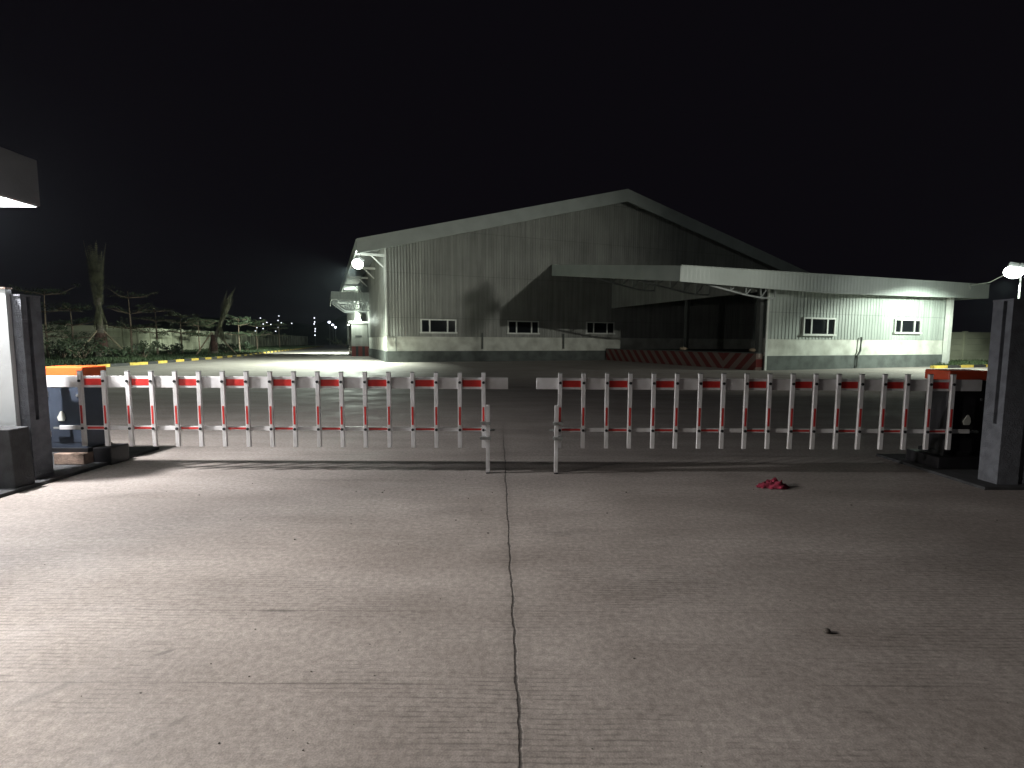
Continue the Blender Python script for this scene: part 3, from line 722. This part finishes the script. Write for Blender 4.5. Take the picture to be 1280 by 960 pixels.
# white panel and dark block beside left pillar
pw = depth(2.5, 357, 4.93); 
b = MB(); b.box(-1.0, 0, 0, .06, .35, pw.z-.03); o = empty('white_panel', (pw.x, 4.955, 0), 0, 'brightly lit white upright panel at the left frame edge', 'panel')
b.build('panel', 'paint', o); b = MB(); b.box(-1.0,.006,-.006,.066,pw.z-.027,pw.z-.012); b.build('cap', 'brick', o)
for u in (-.9, -.12):
    b = MB(); b.box(u,u+.1,.0,.06,0,.348); b.build('foot', 'steel_dark', o)
pb = depth(11, 537, 4.7); pbz = pb.z
b = MB(); b.prism([(-1.2,0,0),(.02,0,0),(.02,0,pbz*.0+.0),(-.0,0,pbz),(-1.2,0,pbz)][:2]+[(-.0,0,pbz),(-1.2,0,pbz)], (0,.2,0)); o = b.build('stone_block', 'stonedark', bevel=.01); o.location = (pb.x, 4.7, 0)
tag(o, 'low dark stone block in front of the white panel', 'block')
# low dark strip on the ground at each pillar foot
b = MB(); b.box(-7.2, -4.84, 4.35, 6.6, 0, .035); tag(b.build('dark_strip', 'stonedark'), kind='structure')
b = MB(); b.box(4.86, 8, 4.9, 6.4, 0, .03); tag(b.build('dark_strip', 'stonedark'), kind='structure')

# ------------------------------------------------------------------ barrier gates
GY = 5.53
def boom(side):
    left = side < 0
    xs = ([604.6-29.54*i for i in range(18)] if left else [700+29.25*i-.028*i*i for i in range(18)])
    X = [depth(x, 479, GY).x for x in xs]
    zb0, zb1 = depth(640, 486.5, GY).z, depth(640, 472.3, GY).z
    zr0, zr1 = depth(640, 539.5, GY).z, depth(640, 534.5, GY).z
    zp0, zp1 = depth(640, 559.3, GY).z, depth(640, 466.3, GY).z
    zs0, zs1 = depth(640, 531, GY).z, depth(640, 508.5, GY).z
    tip = depth(635 if left else 670.5, 479, GY).x; butt = depth(56 if left else 1228, 479, GY).x
    o = empty('barrier_boom', (butt, GY, 0), 0, ('left' if left else 'right')+' folding fence boom, white with red stripes, '+('brightly lit' if left else 'dimmer toward its pillar'), 'barrier', 'fence booms across the drive')
    bx = butt
    m = MB(); lo, hi = min(tip, butt)-bx, max(tip, butt)-bx
    m.box(lo, hi, 0, .045, zb0, zb1); m.build('boom_beam', 'white', o, .004)
    m = MB(); ra_, rb_ = X[0]-bx, X[-1]-bx
    ext = (-.30 if left else .26); rlo, rhi = sorted((ra_+(.03 if left else -.03), rb_+ext))
    m.box(rlo, rhi, .004, .026, zr0, zr1); m.build('lower_rail', 'white', o, .002)
    pw_ = .0225
    for i, x in enumerate(X):
        x -= bx
        m = MB(); tilt = random.uniform(-.004,.004); m.prism([(x-pw_,-.034,zp1),(x+pw_,-.034,zp1),(x+pw_+tilt,-.034,zp0),(x-pw_+tilt,-.034,zp0)], (0,.03,0))
        p = m.build('picket', 'white', o, .003)
        m = MB(); m.box(x-.0105, x+.0105, -.0365, -.0342, zs0, zs1); m.build('red_strip', 'red', p)
        for z in ((zb0+zb1)/2+.012, (zr0+zr1)/2):
            m = MB(); m.tube([(x,-.043,z),(x,-.0335,z)], .016, 10); m.build('bolt', 'black', p)
        m = MB(); m.box(x-pw_-.001, x+pw_+.001, -.035, -.003, zp1+.0005, zp1+.010); m.build('picket_cap', 'steel', p)
    for i in range(0, 17, 2):
        u, v = sorted((X[i]-bx, X[i+1]-bx)); zm_ = (zb0+zb1)/2
        m = MB(); m.box(u+pw_+.006, v-pw_-.006, -.0028, -.0002, zm_-.038, zm_+.036); m.build('red_stripe', 'red', o)
        m = MB(); m.box(u+pw_+.004, v-pw_-.004, .0012, .0038, zr0+.012, zr1-.012); m.build('rail_stripe', 'red', o)
    # drop leg
    lx = depth(610 if left else 695.2, 550, GY-.06).x - bx; zt1 = depth(610, 506, GY-.06).z
    m = MB(); m.box(lx-.021, lx+.021, -.085, -.045, .012, zt1)
    lg = m.build('drop_leg', 'white', o, .003)
    m = MB(); m.box(lx-.023, lx+.023, -.088, -.042, 0, .012); m.build('leg_foot', 'black', lg)
    px_ = X[0]-bx; s_ = -1 if left else 1
    for zz in ((zr0+zr1)/2+.085, (zr0+zr1)/2-.085):
        m = MB(); u, v = sorted((px_, lx)); m.box(u-.035, v+.03, -.092, -.038, zz-.016, zz+.016); m.tube([(u-.02,-.10,zz),(u-.02,-.092,zz)], .02, 8); m.tube([(v+.012,-.10,zz),(v+.012,-.092,zz)], .02, 8); m.build('clamp', 'steel', lg)
    m = MB(); zz = (zr0+zr1)/2; m.tube([(px_,-.03,zz),(lx-s_*.075,-.03,zz)], .012, 8); m.build('pin', 'steel', lg)
    return X
boom(-1); boom(1)

def cabinet(x0, x1, y0, y1, label, lid, body, s, foot_h=.17):
    cx, cy = (x0+x1)/2, (y0+y1)/2; w, d = (x1-x0)/2, (y1-y0)/2
    o = empty('barrier_cabinet', (cx, cy, 0), 0, label, 'cabinet', 'barrier drive cabinets')
    zt_ = depth(80, 470.5, 5.75).z; ztop = depth(80, 458, 5.75).z
    m = MB(); m.box(-w, w, -d, d, foot_h, zt_-.002); bd = m.build('body', body, o, .012)
    m = MB(); m.prism([(-w-.015,-d-.015,zt_),(w+.015,-d-.015,zt_),(w+.015,d+.015,zt_),(-w-.015,d+.015,zt_)], (0,0,ztop-zt_)); m.build('lid', lid, o, .015)
    m = MB(); m.box(-w-.02, w+.02, -d-.02, d+.02, foot_h-.0, foot_h+.05); m.build('base_plate', 'black', o, .004)
    m = MB(); m.box(-w+.03, w-.03, -d-.004, -d-.0005, foot_h+.12, zt_-.10); dr = m.build('door', body, o, .002)
    m = MB(); zz = depth(80, 520, 5.72).z
    pts = [(-.035,0,-.055),(.03,0,-.055),(.045,0,-.02),(.035,0,.03),(.012,0,.065),(-.008,0,.06),(-.03,0,.02),(-.05,0,-.01)]
    bxp = depth(80 if s < 0 else 1206, 520, 5.72).x-cx
    m.prism([(p[0]+bxp, -d-.007, p[2]+zz) for p in pts], (0,-.012,0)); m.build('badge', 'badge', o, .004)
    m = MB(); m.tube([(bxp+.09,-d-.05,zz-.13),(bxp+.09,-d-.004,zz-.13)], .018, 10); m.box(bxp-.06,bxp+.1,-d-.062,-d-.045,zz-.14,zz-.12); m.build('handle', 'steel', o)
    m = MB(); m.tube([(w-.07,-d-.012,zt_-.22),(w-.07,-d-.004,zt_-.22)], .016, 12); m.build('lock', 'lock', o)
    for hz in (foot_h+.22, zt_-.2):
        m = MB(); m.tube([(-w+.02,-d-.008,hz-.035),(-w+.02,-d-.008,hz+.035)], .009, 8); m.build('hinge', 'lock', o)
    # spring arm hub joining the boom
    m = MB(); m.tube([(0,-d-.14,zt_-.07),(0,-d-.002,zt_-.07)], .05, 14); m.build('pivot', 'black', o)
    return o
xa, xb = depth(60, 520, 5.70).x, depth(106.5, 520, 5.70).x
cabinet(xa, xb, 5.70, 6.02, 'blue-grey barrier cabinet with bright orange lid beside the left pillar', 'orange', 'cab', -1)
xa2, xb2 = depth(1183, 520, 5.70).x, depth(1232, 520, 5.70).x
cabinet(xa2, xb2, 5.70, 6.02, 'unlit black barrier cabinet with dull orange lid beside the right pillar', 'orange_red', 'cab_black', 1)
p0, p1 = depth(66, 588, 5.60).x, depth(104, 588, 5.60).x
b = MB(); b.box(p0, p1, 5.62, 5.98, .036, .165); o = b.build('footing_block', 'brick', bevel=.008); tag(o, 'rough brown concrete footing under the left barrier cabinet', 'footing')
b = MB(); b.box(p1+.005, p1+.22, 5.74, 6.02, 0, .21); o = b.build('footing_block', 'black', bevel=.01); tag(o, 'black low footing step right of the left barrier cabinet', 'footing')
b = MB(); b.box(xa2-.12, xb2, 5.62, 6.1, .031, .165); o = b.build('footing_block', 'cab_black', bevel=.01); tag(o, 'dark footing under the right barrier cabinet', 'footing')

# ------------------------------------------------------------------ red rag and grit
random.seed(5)
rg = gnd(966, 609); n = 26; vs = []
from mathutils import noise as mn
for j in range(n+1):
    for i in range(n+1):
        u, v = i/n*2-1, j/n*2-1; r2 = math.sqrt(u*u+v*v)
        sx = .165*u*(1-.25*v*v)+.03*mn.noise((u*2.2, v*2.2, 1.)); sy = .085*v*(1-.3*u*u)+.03*mn.noise((u*2, v*2, 9.))
        edge = max(0, 1-r2**3*.9)
        z = .006 + edge*(.030+.075*abs(mn.noise((u*2.6, v*2.3, 4.))) + .035*abs(mn.noise((u*6, v*6, 7.)))) + .012*abs(mn.noise((u*5, v*5, 2.)))
        sx += .02*mn.noise((u*5, v*5, 11.)); sy += .02*mn.noise((u*5, v*5, 15.))
        vs.append((sx, sy, z))
b = MB(); b.add(vs, [(j*(n+1)+i, j*(n+1)+i+1, (j+1)*(n+1)+i+1, (j+1)*(n+1)+i) for j in range(n) for i in range(n)])
o = b.build('rag', 'cloth', smooth=True); o.location = (rg.x, rg.y, 0)
so = o.modifiers.new('s', 'SOLIDIFY'); so.thickness = .004
tag(o, 'crumpled dark red rag lying on the concrete in front of the right boom', 'rag')
b = MB()
for i in range(70):
    px, py = random.uniform(20, 1260), 600+360*random.random()**1.6
    if random.random() < .5: px = random.gauss(400, 170)
    g_ = gnd(px, py); r = random.uniform(.0025, .006)*(1.3 if py < 700 else .6); b.sphere((g_.x, g_.y, r*.5), r, 6, 4, (random.uniform(.8,1.8), random.uniform(.7,1.2), .7))
tag(b.build('grit', 'pebble'), 'tiny stones and grit scattered over the concrete drive', 'grit', kind='stuff')
b = MB(); b.sphere((0,0,.012), .016, 8, 5, (1.3,1,.8)); o = b.build('stone', 'pebble', smooth=True); o.location = gnd(1033, 791); tag(o, 'single small stone on the dark right foreground', 'stone')

# ------------------------------------------------------------------ haze volume added to imitate lens glow round the lamps
HZ = 1
if HZ:
    hm = bpy.data.materials.new('haze'); hm.use_nodes = True; ht = hm.node_tree; ht.nodes.clear()
    ho = ht.nodes.new('ShaderNodeOutputMaterial'); hv = ht.nodes.new('ShaderNodeVolumePrincipled')
    hv.inputs['Density'].default_value = .00016; hv.inputs['Color'].default_value = (.75,.88,1,1); hv.inputs['Anisotropy'].default_value = .7
    ht.links.new(hv.outputs[0], ho.inputs['Volume']); M['haze'] = hm
    b = MB(); b.box(-890, 890, -50, 1190, -1, 60); tag(b.build('haze', 'haze'), 'thin haze volume added for a faint halo round the flood lamps', 'haze', kind='stuff')
# ------------------------------------------------------------------ world and view
w = bpy.data.worlds.new('World'); S.world = w; w.use_nodes = True
wt = w.node_tree; bg = wt.nodes['Background']
sky = wt.nodes.new('ShaderNodeTexSky'); sky.sky_type = 'NISHITA'; sky.sun_disc = False; sky.sun_elevation = R(-8); sky.sun_rotation = R(200)
mx = wt.nodes.new('ShaderNodeMix'); mx.data_type = 'RGBA'; mx.blend_type = 'ADD'; mx.inputs[0].default_value = 1
wt.links.new(sky.outputs['Color'], mx.inputs[6]); mx.inputs[7].default_value = (.032, .027, .039, 1)
wt.links.new(mx.outputs[2], bg.inputs['Color']); bg.inputs['Strength'].default_value = .1
S.view_settings.view_transform = 'Standard'; S.view_settings.look = 'None'; S.view_settings.exposure = 0; S.view_settings.gamma = 1
S.render.resolution_x = 1024; S.render.resolution_y = 768
